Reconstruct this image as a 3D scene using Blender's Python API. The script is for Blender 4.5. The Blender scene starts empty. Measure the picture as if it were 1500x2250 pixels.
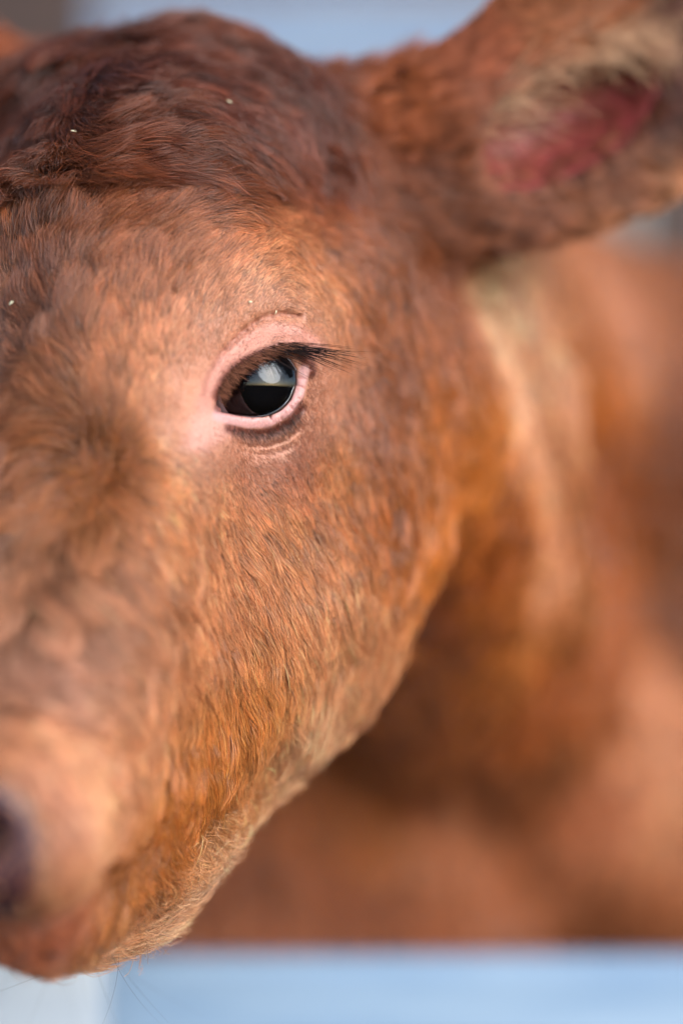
import bpy, bmesh, math, random, os
import numpy as np
from mathutils import Vector, Matrix
rng = np.random.default_rng(7)
random.seed(7)
FUR = 1.0          # fur density multiplier
scene = bpy.context.scene
COL = scene.collection

# ------------------------------------------------------------------ camera, sky, sun, exposure
EYE_H = 0.95                                   # camera height above the ground, metres
MMPX = 0.18                                    # millimetres per photograph pixel in the plane of focus (1 m away)
cam_data = bpy.data.cameras.new("camera")
cam = bpy.data.objects.new("camera", cam_data); COL.objects.link(cam)
cam.location = (0, -1.0, EYE_H); cam.rotation_euler = (math.radians(90), 0, 0)
cam_data.sensor_fit = 'VERTICAL'; cam_data.sensor_height = 36; cam_data.sensor_width = 24
cam_data.lens = 36 * 1000 / (2250 * MMPX)
cam_data.clip_start = 0.05; cam_data.clip_end = 500
cam_data.dof.use_dof = True; cam_data.dof.focus_distance = 1.0; cam_data.dof.aperture_fstop = 1.5
scene.camera = cam

world = bpy.data.worlds.new("World"); scene.world = world; world.use_nodes = True
wn = world.node_tree.nodes; wl = world.node_tree.links
sky = wn.new('ShaderNodeTexSky'); sky.sky_type = 'NISHITA'; sky.sun_disc = False
SUN_EL, SUN_AZ = math.radians(29), math.radians(142)   # azimuth clockwise from +Y
sky.sun_elevation = SUN_EL; sky.sun_rotation = SUN_AZ
sky.air_density = 1.0; sky.dust_density = 1.2; sky.ozone_density = 1.0
wl.new(sky.outputs[0], wn['Background'].inputs[0]); wn['Background'].inputs[1].default_value = 0.12
sun_data = bpy.data.lights.new("sun", 'SUN'); sun = bpy.data.objects.new("sun", sun_data); COL.objects.link(sun)
sun_data.energy = 1.6; sun_data.angle = math.radians(52); sun_data.color = (0.88, 0.94, 1.0)
sd = Vector((math.sin(SUN_AZ) * math.cos(SUN_EL), math.cos(SUN_AZ) * math.cos(SUN_EL), math.sin(SUN_EL)))
sun.rotation_euler = sd.to_track_quat('Z', 'Y').to_euler()
scene.view_settings.view_transform = 'Standard'; scene.view_settings.look = 'None'
scene.view_settings.exposure = 1.32; scene.view_settings.gamma = 1.0
scene.cycles.max_bounces = 6; scene.cycles.diffuse_bounces = 3; scene.cycles.glossy_bounces = 3
scene.cycles.transmission_bounces = 10; scene.cycles.transparent_max_bounces = 12
scene.cycles.use_denoising = True; scene.cycles.use_adaptive_sampling = True; scene.cycles.adaptive_threshold = 0.01

# ------------------------------------------------------------------ material helpers
def srgb(r, g, b):
    f = lambda c: (c / 12.92 if c <= 0.04045 else ((c + 0.055) / 1.055) ** 2.4)
    return (f(r / 255), f(g / 255), f(b / 255))
def mat(name):
    m = bpy.data.materials.new(name); m.use_nodes = True
    n = m.node_tree.nodes; l = m.node_tree.links
    return m, n, l, n['Principled BSDF']
def noise_mix(n, l, c1, c2, scale, lo=0.35, hi=0.65, detail=6, vec=None):
    t = n.new('ShaderNodeTexNoise'); t.inputs['Scale'].default_value = scale; t.inputs['Detail'].default_value = detail
    if vec is not None: l.new(vec, t.inputs['Vector'])
    r = n.new('ShaderNodeValToRGB'); r.color_ramp.elements[0].position = lo; r.color_ramp.elements[1].position = hi
    r.color_ramp.elements[0].color = (*c1, 1); r.color_ramp.elements[1].color = (*c2, 1)
    l.new(t.outputs['Fac'], r.inputs['Fac']); return r.outputs['Color'], t.outputs['Fac']

# ------------------------------------------------------------------ camera-aligned frame in millimetres (x right, y away, z up; origin = focus point)
def at(px, py, d):
    k = MMPX * (1 + d / 1000.0)
    return np.array(((px - 750) * k, d, (1125 - py) * k), np.float64)
def to_px(p):
    k = MMPX * (1 + p[:, 1] / 1000.0)
    return p[:, 0] / k + 750, 1125 - p[:, 2] / k
W0 = np.array((0, 0, EYE_H * 1000))
def world_of(p): return (p + W0) * 0.001

# sagittal plane of the head: every head shape is given for the calf's left side and mirrored
SN = np.array((0.98, -0.15, -0.07)); SN /= np.linalg.norm(SN)
SP = at(180, 1000, -30)
def mirror(p):
    return p - 2 * ((p - SP) @ SN)[..., None] * SN

# ------------------------------------------------------------------ signed distances
def d_cone(p, a, ra, b, rb):
    ba = b - a; L2 = float(ba @ ba)
    if L2 < 1e-6: return np.linalg.norm(p - a, axis=1) - ra
    t = np.clip(((p - a) @ ba) / L2, 0, 1)
    q = p - a - t[:, None] * ba
    return np.sqrt(np.einsum('ij,ij->i', q, q)) - (ra + (rb - ra) * t)
def d_ell(p, c, axes, r):
    q = (p - c) @ axes.T
    k0 = np.sqrt(((q / r) ** 2).sum(1)); k1 = np.sqrt(((q / (r * r)) ** 2).sum(1)) + 1e-9
    return np.where(k0 < 1e-4, -r.min(), k0 * (k0 - 1) / k1)
def smin(a, b, k):
    h = np.maximum(k - np.abs(a - b), 0) / k
    return np.minimum(a, b) - h * h * k * 0.25
def smax(a, b, k): return -smin(-a, -b, k)
def frame(u, v):
    u = u / np.linalg.norm(u); v = v - u * (u @ v); v /= np.linalg.norm(v)
    return np.array((u, v, np.cross(u, v)))

# (a px, a py, a depth, a radius, b px, b py, b depth, b radius, blend)
HEAD = [
    (340, 520, 82, 66, 230, 640, 40, 54, 10),        # cranium and forehead
    (340, 310, 108, 40, 230, 330, 100, 38, 20),      # poll
    (590, 480, 96, 48, 520, 560, 76, 46, 26),        # temple
    (690, 400, 114, 38, 790, 390, 122, 34, 24),      # back of skull towards the ear
    (500, 690, 46, 34, 600, 720, 50, 30, 20),        # brow
    (190, 900, 16, 44, 100, 1540, -50, 36, 20),      # nose bridge
    (330, 1080, 34, 44, 260, 1450, -6, 40, 22),      # side of the face below the eye
    (470, 1180, 50, 44, 390, 1500, 30, 44, 22),      # cheek front
    (640, 1060, 66, 50, 620, 1300, 66, 52, 24),      # cheek
    (740, 900, 96, 46, 800, 1200, 100, 38, 24),      # back of the cheek
    (720, 1330, 84, 35, 560, 1560, 60, 38, 22),      # jaw angle
    (660, 1430, 76, 29, 315, 1900, 34, 21, 16),      # lower jaw
    (315, 1900, 34, 21, 240, 1960, 6, 20, 14),       # chin
    (240, 1960, 6, 20, 60, 2010, -66, 19, 10),       # lower lip
    (250, 1560, -8, 38, 170, 1660, -48, 38, 20),     # upper lip root
    (150, 1710, -72, 30, 110, 1760, -88, 30, 10),    # upper lip
    (-20, 1790, -104, 30, -80, 1850, -108, 26, 12),   # nose pad
    (720, 650, 84, 40, 760, 800, 94, 40, 24),        # behind the eye
]
def lathe(pts, p, k):
    d = None
    for (a, b) in zip(pts[:-1], pts[1:]):
        c = d_cone(p, at(*a[:3]), a[3], at(*b[:3]), b[3])
        d = c if d is None else smin(d, c, k)
    return d
# eye
EYE_C = at(563, 850, 19); EYE_R = 20.0
EYE_POLY = [(471, 903), (476, 880), (485, 858), (505, 832), (527, 812), (548, 800), (569, 791), (592, 785), (614, 782), (637, 790), (650, 812), (649, 842), (636, 878),
            (612, 900), (585, 912), (555, 917), (520, 913), (492, 907)]
def on_eye(pts, R, ex=0):
    o = []
    for q in pts:
        d = 10.0
        for _ in range(3):
            r2 = ((at(q[0], q[1], d) - EYE_C)[[0, 2]] ** 2).sum(); d = EYE_C[1] - math.sqrt(max(R * R - r2, 49))
        o.append((q[0], q[1], d + ex) + tuple(q[2:]))
    return o
# lid rolls: (px, py, radius mm); they are laid on the skin further down
UPPER_P = [(479, 868, 1.6), (497, 834, 2.1), (522, 806, 2.5), (564, 783, 2.8), (612, 766, 2.9), (650, 766, 2.7), (672, 782, 2.2), (680, 815, 1.9)]
FOLD_P = [(450, 892, 1.8), (466, 848, 2.6), (497, 797, 3.5), (547, 754, 4.2), (602, 730, 4.4), (650, 733, 3.8), (690, 760, 2.4)]
LOWER_P = [(478, 914, 1.3), (504, 920, 1.7), (545, 929, 2.0), (590, 928, 2.1), (629, 905, 2.2), (656, 868, 2.2), (668, 815, 2.0)]
CREASE = [(446, 868), (456, 828), (484, 778), (524, 736), (574, 700), (615, 690), (655, 694)]
TEAR = [(474, 905), (440, 930), (416, 968)]
TRI = [(474, 904), (428, 925), (410, 978), (445, 982), (500, 950), (495, 915)]
DARK = [(505, 940), (535, 951), (569, 955), (605, 948), (635, 930), (661, 898)]
WR1 = [(515, 972), (550, 981), (590, 980), (630, 966), (662, 938)]
WR2 = [(525, 990), (560, 998), (605, 995), (648, 976)]
def line2d(p, pts):
    px, py = to_px(p); d = np.full(len(p), 1e9)
    for (x0, y0), (x1, y1) in zip(pts[:-1], pts[1:]):
        ex, ey = x1 - x0, y1 - y0; t = np.clip(((px - x0) * ex + (py - y0) * ey) / (ex * ex + ey * ey), 0, 1)
        d = np.minimum(d, np.hypot(px - x0 - ex * t, py - y0 - ey * t))
    return d * MMPX
def d_poly(px, py, poly):
    P = np.array(poly, float); d = np.full(px.shape, 1e18); s = np.ones(px.shape)
    n = len(P)
    for i in range(n):
        a = P[i]; b = P[i - 1]; e = b - a; wx = px - a[0]; wy = py - a[1]
        t = np.clip((wx * e[0] + wy * e[1]) / (e @ e), 0, 1)
        d = np.minimum(d, (wx - e[0] * t) ** 2 + (wy - e[1] * t) ** 2)
        c1 = py >= a[1]; c2 = py < b[1]; c3 = e[0] * wy > e[1] * wx
        s = np.where((c1 & c2 & c3) | (~c1 & ~c2 & ~c3), -s, s)
    return s * np.sqrt(d)
def polyline_d(p, pts):
    d = np.full(len(p), 1e9)
    for a, b in zip(pts[:-1], pts[1:]):
        d = np.minimum(d, d_cone(p, at(*a[:3]), 0, at(*b[:3]), 0))
    return d
# ear
EAR_U = np.array((0.86, 0.10, 0.51)); EAR_V = np.array((-0.46, -0.30, 0.84))
EAR_AX = frame(EAR_U, EAR_V)                   # length, width, thickness normal
EAR_C = at(1342, 170, 118)
CON_C = at(1265, 250, 98)
# where the skin lies: (px, py, depth in mm) measured round the head; the blended shapes are pulled onto these points
SKIN = [(200,300,16),(350,300,24),(600,300,48),(750,270,80),(330,170,58),(330,95,95),(500,105,100),(650,170,108),(780,235,118),
 (190,500,-6),(400,500,8),(600,500,30),(800,500,65),(900,600,88),(850,400,95),
 (185,700,-24),(300,700,-15),(440,640,2),(560,640,2),(700,640,22),(850,750,55),(930,800,85),
 (180,900,-34),(300,880,-14),(370,980,-10),
 (440,800,2),(480,730,0),(560,700,-2),(690,720,12),(720,850,19),(695,930,15),(580,985,4),(480,985,2),(425,900,4),
 (190,1050,-36),(300,1060,-22),(400,1100,-15),(560,1100,1),(750,1050,28),(880,1000,56),(950,1000,92),
 (160,1300,-58),(280,1270,-36),(450,1300,-18),(600,1300,4),(750,1300,25),(870,1300,56),(905,1345,86),
 (110,1500,-80),(220,1500,-58),(400,1500,-30),(520,1550,0),(650,1550,18),(755,1490,46),(815,1540,72),
 (90,1640,-97),(190,1640,-80),(280,1650,-58),(380,1700,-24),(480,1750,0),(570,1680,24),(630,1700,52),
 (150,1780,-101),(220,1780,-94),(300,1800,-62),(210,1900,-70),(330,1850,-26),
 (320,1920,-16),(400,1900,2),(300,2000,-8),(288,2052,16),(380,1975,24),(505,1840,40),
 (130,2000,-70),(180,2015,-46),(190,2072,-22),(250,2030,-8),(60,1780,-116)]
SK_T = np.array([at(*q) for q in SKIN]); SK_S = 34.0
_K = np.exp(-((SK_T[:, None] - SK_T[None]) ** 2).sum(-1) / SK_S ** 2)
SK_W = None
def skull(p):
    d = None
    for h in HEAD:
        c = d_cone(p, at(*h[:3]), h[3], at(*h[4:7]), h[7])
        d = c if d is None else smin(d, c, h[8])
    return d
SK_W = np.linalg.solve(_K + 0.06 * np.eye(len(SK_T)), -skull(SK_T))
def half_head(p):
    d = skull(p)
    k = d < 70
    if k.any():
        q = p[k].astype(np.float32); T = SK_T.astype(np.float32)
        e = (q * q).sum(1)[:, None] + (T * T).sum(1)[None] - 2 * (q @ T.T)
        d[k] += np.exp(e * np.float32(-1 / SK_S ** 2)) @ SK_W.astype(np.float32)
    # lids sit on a ball round the eye
    d = smin(d, np.linalg.norm(p - (EYE_C + np.array((0, 2.5, 0))), axis=1) - (EYE_R + 3.5), 10)
    # ear root and blade
    root = d_cone(p, at(850, 400, 130), 38, at(1010, 350, 126), 38)
    d = smin(d, root, 30)
    ear = d_ell(p, EAR_C, EAR_AX, np.array((100.0, 57.0, 22.0)))
    d = smin(d, ear, 26)
    return d
def lay(pts, sink):
    px = np.array([q[0] for q in pts], float); py = np.array([q[1] for q in pts], float); t = np.full(len(pts), -60.0)
    pos = lambda t: np.stack([(px - 750) * MMPX * (1 + t / 1000), t, (1125 - py) * MMPX * (1 + t / 1000)], 1)
    for _ in range(60): t = t + np.maximum(half_head(pos(t)), 0) * 0.7
    for _ in range(3): t[1:-1] = (t[:-2] + 2 * t[1:-1] + t[2:]) / 4
    return [(q[0], q[1], d + q[2] * sink, q[2]) for q, d in zip(pts, t)]
UPPER = lay(UPPER_P, 0.0); FOLD = lay(FOLD_P, 0.25); LOWER = lay(LOWER_P, 0.15)
def sdf_head(p):
    d = np.full(len(p), 1e3)
    near = ((p - at(300, 1000, 30)) ** 2).sum(1) < 520 ** 2
    if not near.any(): return d
    q = p[near]
    a = half_head(q); m = mirror(q); b = half_head(m)
    e = smin(a, b, 16)
    # details work on the folded point
    f = np.where((((q - SP) @ SN) < 0)[:, None], m, q)
    # ear hollow
    ax = EAR_AX
    con = d_ell(f, CON_C, ax, np.array((50.0, 23.0, 34.0)))
    e = smax(e, -con, 9)
    con2 = d_ell(f, at(1530, 90, 96), ax, np.array((70.0, 34.0, 20.0)))
    e = smax(e, -con2, 10)
    k = ((f - EYE_C) ** 2).sum(1) < 62 ** 2
    if k.any():
        g = f[k]; x = e[k]
        x = smin(x, lathe(FOLD, g, 0.05), 3.0)
        x = smin(x, lathe(UPPER, g, 0.05), 1.6)
        x = smin(x, lathe(LOWER, g, 0.05), 1.6)
        fr = np.exp(-(((g[:, 1] - 8) / 22) ** 4))
        x = x + fr * (2.6 * np.exp(-(line2d(g, CREASE) / 1.7) ** 2) + 1.8 * np.exp(-(line2d(g, TEAR) / 1.5) ** 2)
                      + 0.45 * np.exp(-(line2d(g, WR1) / 1.1) ** 2) + 0.4 * np.exp(-(line2d(g, WR2) / 1.1) ** 2) + 0.9 * np.exp(-(line2d(g, DARK) / 2.0) ** 2))
        px, py = to_px(g)
        hole = d_poly(px, py, EYE_POLY) * MMPX
        hole = np.maximum(hole, g[:, 1] - 34)
        x = smax(x, -hole, 2.0)
        e[k] = x
    # nostril
    nos = d_cone(f, at(-60, 1880, -150), 9, at(-20, 1830, -124), 7)
    e = smax(e, -nos, 6)
    d[near] = e
    return d
BODY = [
    (760, 640, 190, 84, 1050, 1000, 330, 112, 40),      # neck
    (1050, 1000, 330, 112, 1330, 1250, 560, 165, 50),   # neck into shoulder
    (1330, 1250, 560, 165, 1700, 1180, 1150, 190, 70),  # barrel
    (1700, 1180, 1150, 190, 1780, 1180, 1350, 165, 60), # rump
    (1100, 760, 320, 62, 1520, 905, 560, 76, 40),       # crest and withers
    (1180, 1700, 360, 110, 1300, 1600, 520, 130, 50),   # brisket
    (760, 900, 150, 60, 1080, 1650, 330, 80, 50),       # throat and dewlap
    (1010, 590, 166, 16, 1150, 880, 182, 20, 12), (1150, 880, 182, 20, 1210, 1350, 204, 22, 12),   # neck folds
    (1360, 950, 300, 30, 1410, 1400, 308, 32, 18), (1410, 1400, 308, 32, 1390, 1950, 320, 32, 18),
    (960, 1600, 240, 24, 965, 2150, 252, 22, 16), (1165, 1820, 262, 20, 1100, 2100, 262, 22, 16),
    (660, 1690, 270, 74, 500, 2140, 290, 84, 40),
    (1080, 1900, 370, 55, 1090, 2900, 400, 34, 40), (1090, 2900, 400, 34, 1080, 4600, 400, 22, 16), (1080, 4600, 400, 22, 1075, 5150, 390, 30, 10),
    (1480, 1900, 560, 60, 1470, 2800, 560, 36, 40), (1470, 2800, 560, 36, 1460, 4200, 560, 22, 16), (1460, 4200, 560, 22, 1455, 4690, 550, 30, 10),
    (1420, 1700, 1250, 80, 1440, 2300, 1330, 42, 40), (1440, 2300, 1330, 42, 1430, 3450, 1300, 26, 16),
    (1960, 1600, 1330, 80, 1980, 2300, 1400, 42, 40), (1980, 2300, 1400, 42, 1960, 3370, 1370, 26, 16),
]
BODY = [tuple(v + 190 * min(max((v - 150) / 110, 0), 1) if i in (2, 6) else v * 1.14 if i in (3, 7) else v for i, v in enumerate(h)) for h in BODY]
def sdf_body(p):
    d = None
    for h in BODY:
        c = d_cone(p, at(*h[:3]), h[3], at(*h[4:7]), h[7])
        d = c if d is None else smin(d, c, h[8])
    return d
def sdf(p):
    out = np.empty(len(p))
    for i in range(0, len(p), 400000):
        q = p[i:i + 400000]
        out[i:i + 400000] = smin(sdf_head(q), sdf_body(q), 22)
    return out
def grad(p, e=0.35):
    g = np.empty_like(p); s0 = sdf(p)
    for i in range(3):
        s = np.zeros(3); s[i] = e
        g[:, i] = (sdf(p + s) - s0) / e
    return g

# ------------------------------------------------------------------ surface nets on a sparse grid
H = 4.0
LO = np.array((-330.0, -200.0, -945.0)); HI = np.array((560.0, 1560.0, 260.0))
N = (np.ceil((HI - LO) / (4 * H)).astype(int)) * 4
cN = N // 4
cs = [LO[i] + (np.arange(cN[i]) + 0.5) * 4 * H - H * 0.5 for i in range(3)]
G = np.stack(np.meshgrid(*cs, indexing='ij'), -1).reshape(-1, 3)
cd = sdf(G)
live = np.abs(cd) < 4 * H * 1.25
F = np.repeat(np.repeat(np.repeat(cd.reshape(cN).astype(np.float32), 4, 0), 4, 1), 4, 2)
off = np.stack(np.meshgrid(*[np.arange(4)] * 3, indexing='ij'), -1).reshape(-1, 3)
ci = np.stack(np.unravel_index(np.nonzero(live)[0], cN), -1)
fi = (ci[:, None, :] * 4 + off[None]).reshape(-1, 3)
F[fi[:, 0], fi[:, 1], fi[:, 2]] = sdf(LO + fi * H)
def surface_nets(F):
    S = F < 0
    cnt = np.zeros(np.array(F.shape) - 1, np.int8)
    for o in off[(off < 2).all(1)]:
        cnt += S[o[0]:F.shape[0] - 1 + o[0], o[1]:F.shape[1] - 1 + o[1], o[2]:F.shape[2] - 1 + o[2]]
    act = np.argwhere((cnt > 0) & (cnt < 8))
    ind = np.full(cnt.shape, -1, np.int32); ind[act[:, 0], act[:, 1], act[:, 2]] = np.arange(len(act))
    corners = np.array([(i, j, k) for i in (0, 1) for j in (0, 1) for k in (0, 1)])
    val = np.stack([F[act[:, 0] + c[0], act[:, 1] + c[1], act[:, 2] + c[2]] for c in corners], 1)
    acc = np.zeros((len(act), 3)); num = np.zeros(len(act))
    for a in range(8):
        for b in range(a + 1, 8):
            if np.abs(corners[a] - corners[b]).sum() != 1: continue
            va, vb = val[:, a], val[:, b]; x = (va < 0) != (vb < 0)
            t = np.where(x, va / np.where(x, va - vb, 1), 0)
            acc += np.where(x[:, None], corners[a] + t[:, None] * (corners[b] - corners[a]), 0); num += x
    V = LO + (act + acc / num[:, None]) * H
    Q = []
    for ax in range(3):
        sl0 = [slice(None)] * 3; sl1 = [slice(None)] * 3; sl0[ax] = slice(0, -1); sl1[ax] = slice(1, None)
        e = np.argwhere(S[tuple(sl0)] != S[tuple(sl1)])
        b1, b2 = [(1, 2), (2, 0), (0, 1)][ax]
        ok = (e[:, b1] > 0) & (e[:, b2] > 0); e = e[ok]
        o1 = np.zeros(3, int); o1[b1] = 1; o2 = np.zeros(3, int); o2[b2] = 1
        g = lambda q: ind[np.minimum(q[:, 0], ind.shape[0] - 1), np.minimum(q[:, 1], ind.shape[1] - 1), np.minimum(q[:, 2], ind.shape[2] - 1)]
        q = np.stack([g(e - o1 - o2), g(e - o2), g(e), g(e - o1)], 1)
        flip = ~S[e[:, 0], e[:, 1], e[:, 2]]
        q[flip] = q[flip][:, ::-1]; Q.append(q)
    Q = np.concatenate(Q); Q = Q[(Q >= 0).all(1)]
    return V, Q
V, Q = surface_nets(F)
bm = bmesh.new()
bv = [bm.verts.new(v) for v in V.tolist()]
for q in Q.tolist():
    try: bm.faces.new([bv[i] for i in q])
    except ValueError: pass
bm.verts.ensure_lookup_table()
def refine(centre, rad, cand):
    c = Vector(centre)
    es = list({e for v in cand for e in v.link_edges if ((e.verts[0].co + e.verts[1].co) * 0.5 - c).length < rad})
    ret = bmesh.ops.subdivide_edges(bm, edges=es, cuts=1, use_grid_fill=True)
    cand = list({v for v in cand if v.is_valid} | {g for g in ret['geom'] if isinstance(g, bmesh.types.BMVert)})
    p = np.array([v.co[:] for v in cand]); sel = np.nonzero(((p - centre) ** 2).sum(1) < (rad + 8) ** 2)[0]; p = p[sel]
    for _ in range(1 if rad > 40 else 2):
        d = sdf(p); g = grad(p); p = p - g * (np.clip(d, -2, 2) / np.maximum((g * g).sum(1), 0.2))[:, None]
    for i, q in zip(sel.tolist(), p.tolist()): cand[i].co = q
    return cand
for ctr, rads in ((at(570, 850, 5), (44, 34, 25)), (mirror(at(570, 850, 5)[None])[0], (34,))):
    bm.verts.ensure_lookup_table(); VC = np.array([v.co[:] for v in bm.verts])
    cand = [bm.verts[i] for i in np.nonzero(((VC - ctr) ** 2).sum(1) < 60 ** 2)[0].tolist()]
    for r_ in rads: cand = refine(ctr, r_, cand)
    bmesh.ops.smooth_vert(bm, verts=[v for v in cand if v.is_valid], factor=0.25, use_axis_x=True, use_axis_y=True, use_axis_z=True)
bmesh.ops.triangulate(bm, faces=[f for f in bm.faces if len(f.verts) > 4])
me = bpy.data.meshes.new("body"); bm.to_mesh(me); bm.free()
VM = np.empty(len(me.vertices) * 3); me.vertices.foreach_get('co', VM); VM = VM.reshape(-1, 3)

# ------------------------------------------------------------------ coat fields: control points on the visible side, found by marching rays to the skin
def cast(pxs, pys, d0=-190.0, d1=860.0):
    pxs = np.asarray(pxs, float); pys = np.asarray(pys, float); t = np.full(len(pxs), d0)
    pos = lambda t: np.stack([(pxs - 750) * MMPX * (1 + t / 1000), t, (1125 - pys) * MMPX * (1 + t / 1000)], 1)
    for _ in range(45):
        t = np.minimum(t + np.maximum(sdf(pos(t)), 0) * 0.85, d1)
    return pos(t)
# px, py, hair direction in the picture (dx, dy down), length mm, lift, wave mm
COMB = [
 (60,60,-.5,.3,22,.45,3),(180,90,-.2,-.9,20,.5,3),(330,60,.3,-.9,20,.45,3),(450,70,.6,-.6,18,.4,2.5),(560,110,.8,-.2,16,.35,2),(700,150,.7,.3,15,.3,1.5),(790,190,.5,-.6,20,.6,2),(820,260,.6,.1,16,.5,1.5),
 (140,140,.1,1,26,.5,3.5),(60,220,-.5,.85,26,.45,3.5),(200,200,.35,.9,24,.45,3.2),(300,190,.9,.35,20,.3,2),(450,190,.95,.1,18,.25,1.6),(600,230,.85,.45,18,.25,1.5),(690,280,.7,.7,15,.25,1.2),
 (40,330,-.4,.9,24,.4,3.2),(150,300,.5,.8,22,.4,3),(300,290,1,.06,22,.25,1.8),(450,300,.97,.2,20,.25,1.6),(560,320,.8,.6,18,.25,1.4),(700,380,.8,.5,15,.2,1),(800,350,.6,.7,14,.25,1),
 (30,420,-.5,.8,22,.5,3),(90,390,-.7,.2,20,.6,3),(160,380,.7,.3,22,.45,3),(300,365,1,-.02,22,.28,1.8),(450,375,.9,-.3,20,.25,1.6),(550,370,.9,.1,18,.25,1.2),
 (40,500,-.1,-1,20,.3,2),(150,480,.4,-.9,20,.3,2),(300,450,.8,-.6,20,.25,1.4),(450,460,.88,-.45,16,.2,.8),(600,450,.9,-.3,13,.18,.6),(700,480,.9,-.1,11,.18,.5),(800,500,.8,.4,12,.22,.7),(900,500,.7,.5,14,.25,.9),
 (60,620,-.15,-1,18,.25,1.6),(200,600,.1,-1,18,.22,1.2),(350,600,.4,-.9,15,.2,.7),(480,570,.65,-.75,10,.16,.4),(600,560,.8,-.5,8,.16,.3),(720,590,.8,.2,9,.18,.4),(820,640,.6,.75,12,.22,.7),
 (40,720,-.7,-.6,22,.3,2.4),(130,720,-.25,-.95,20,.25,1.6),(250,720,.05,-1,16,.22,1),(360,720,.25,-.95,11,.18,.5),(440,690,.4,-.9,6,.16,.2),(560,640,.6,-.6,5,.16,.2),(680,650,.7,.1,6,.18,.2),(760,720,.55,.8,10,.22,.5),(880,760,.5,.85,13,.25,.8),
 (40,830,-.9,-.1,22,.35,2.6),(130,830,-.55,-.8,20,.3,1.8),(230,850,-.15,-1,15,.25,1),(320,850,.1,-1,9,.2,.4),(390,850,.2,-1,5,.18,.2),(740,850,.4,.9,7,.2,.3),(800,880,.35,.93,10,.22,.6),(900,900,.45,.9,13,.25,.9),
 (20,930,-.6,.8,24,.4,2.8),(90,930,-1,-.1,22,.35,1.8),(160,960,-.9,-.4,18,.32,1.2),(210,950,-.3,-.95,15,.35,.8),(260,960,.3,-.9,11,.3,.5),(330,960,.5,-.5,6,.22,.3),(380,1010,.8,.3,5,.2,.3),
 (40,1030,-.7,.7,22,.35,2.4),(120,1030,-.95,.25,18,.32,1.4),(180,1060,-.7,.7,15,.32,.8),(225,1040,.1,.8,13,.5,.5),(280,1040,.9,.2,10,.25,.4),(360,1060,.9,.4,8,.2,.3),(470,1040,.85,.5,5,.18,.2),(580,1030,.75,.65,5,.17,.2),(680,1000,.5,.85,7,.2,.3),
 (80,1130,-.45,.9,20,.32,2),(180,1140,-.2,1,17,.28,1.3),(280,1120,.55,.83,13,.24,.6),(400,1130,.72,.7,10,.2,.4),(520,1120,.7,.7,9,.2,.4),(640,1120,.58,.82,9,.2,.4),(760,1080,.42,.9,12,.22,.7),(880,1050,.42,.9,14,.25,1),
 (50,1250,-.1,1,22,.32,2.6),(180,1260,.1,1,19,.3,1.8),(300,1240,.42,.9,15,.26,.9),(430,1260,.58,.8,12,.22,.5),(560,1260,.55,.83,12,.22,.5),(700,1230,.45,.9,12,.22,.7),(820,1220,.42,.9,13,.24,.9),
 (40,1380,.25,.95,22,.32,2.6),(180,1380,.5,.85,19,.3,1.8),(320,1360,.75,.6,16,.28,1),(450,1400,.6,.8,13,.24,.6),(580,1400,.5,.87,13,.24,.6),(720,1380,.42,.9,13,.24,.8),(840,1380,.4,.92,13,.24,.9),
 (60,1500,.6,.75,18,.28,1.8),(220,1500,.75,.6,15,.26,1.1),(380,1500,.65,.76,14,.26,.8),(520,1530,.42,.9,14,.26,.7),(650,1530,.42,.9,13,.24,.8),(730,1500,.42,.9,13,.24,.8),
 (120,1600,.75,.6,10,.25,.6),(280,1620,.7,.7,12,.26,.7),(420,1640,.45,.9,14,.28,.8),(520,1680,.35,.93,13,.28,.8),(600,1650,.5,.86,13,.28,.8),
 (120,1720,.7,.6,6,.2,.3),(220,1760,.7,.7,7,.22,.3),(340,1740,.5,.85,11,.28,.7),(430,1780,.35,.94,13,.32,.9),(520,1780,.6,.8,13,.3,.9),
 (150,1850,.3,.9,5,.2,.3),(340,1860,.5,.85,12,.35,.9),(420,1870,.8,.6,14,.34,.9),(450,1870,.8,.6,14,.34,.9),(300,1940,.6,.8,13,.36,1),(360,1930,.85,.5,15,.36,1),(240,2010,.3,.9,13,.36,1),(285,2020,.75,.65,15,.38,1),(350,1990,.85,.5,15,.38,1),(120,2010,.2,.9,6,.25,.4),
 (900,300,.8,-.3,13,.3,.8),(980,180,.85,-.5,12,.2,.7),(1080,80,.9,-.35,14,.25,1.2),(1180,60,.9,-.1,18,.3,2),(1280,80,.9,.3,20,.35,2.4),(960,420,.7,.3,14,.3,.9),(1050,450,.85,.15,14,.3,.9),(1150,420,.9,.2,15,.35,1.2),(1280,420,.85,.4,18,.4,1.8),(1400,380,.8,.5,20,.4,2.2),(1050,300,.8,-.5,13,.25,.8),(1480,300,.85,.4,16,.35,1.8),
 (960,620,.55,.8,14,.28,1),(960,800,.45,.9,15,.28,1),(950,1000,.4,.9,15,.28,1),(900,1250,.35,.93,14,.28,1),
 (1100,700,.4,.9,18,.3,1.5),(1250,900,.35,.9,18,.3,1.5),(1150,1200,.2,1,18,.3,1.5),(1350,1300,.15,1,18,.3,1.5),(1000,1600,.1,1,20,.35,2),(1250,1800,.1,1,20,.35,2),(700,1950,.1,1,20,.35,2),
]
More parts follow.
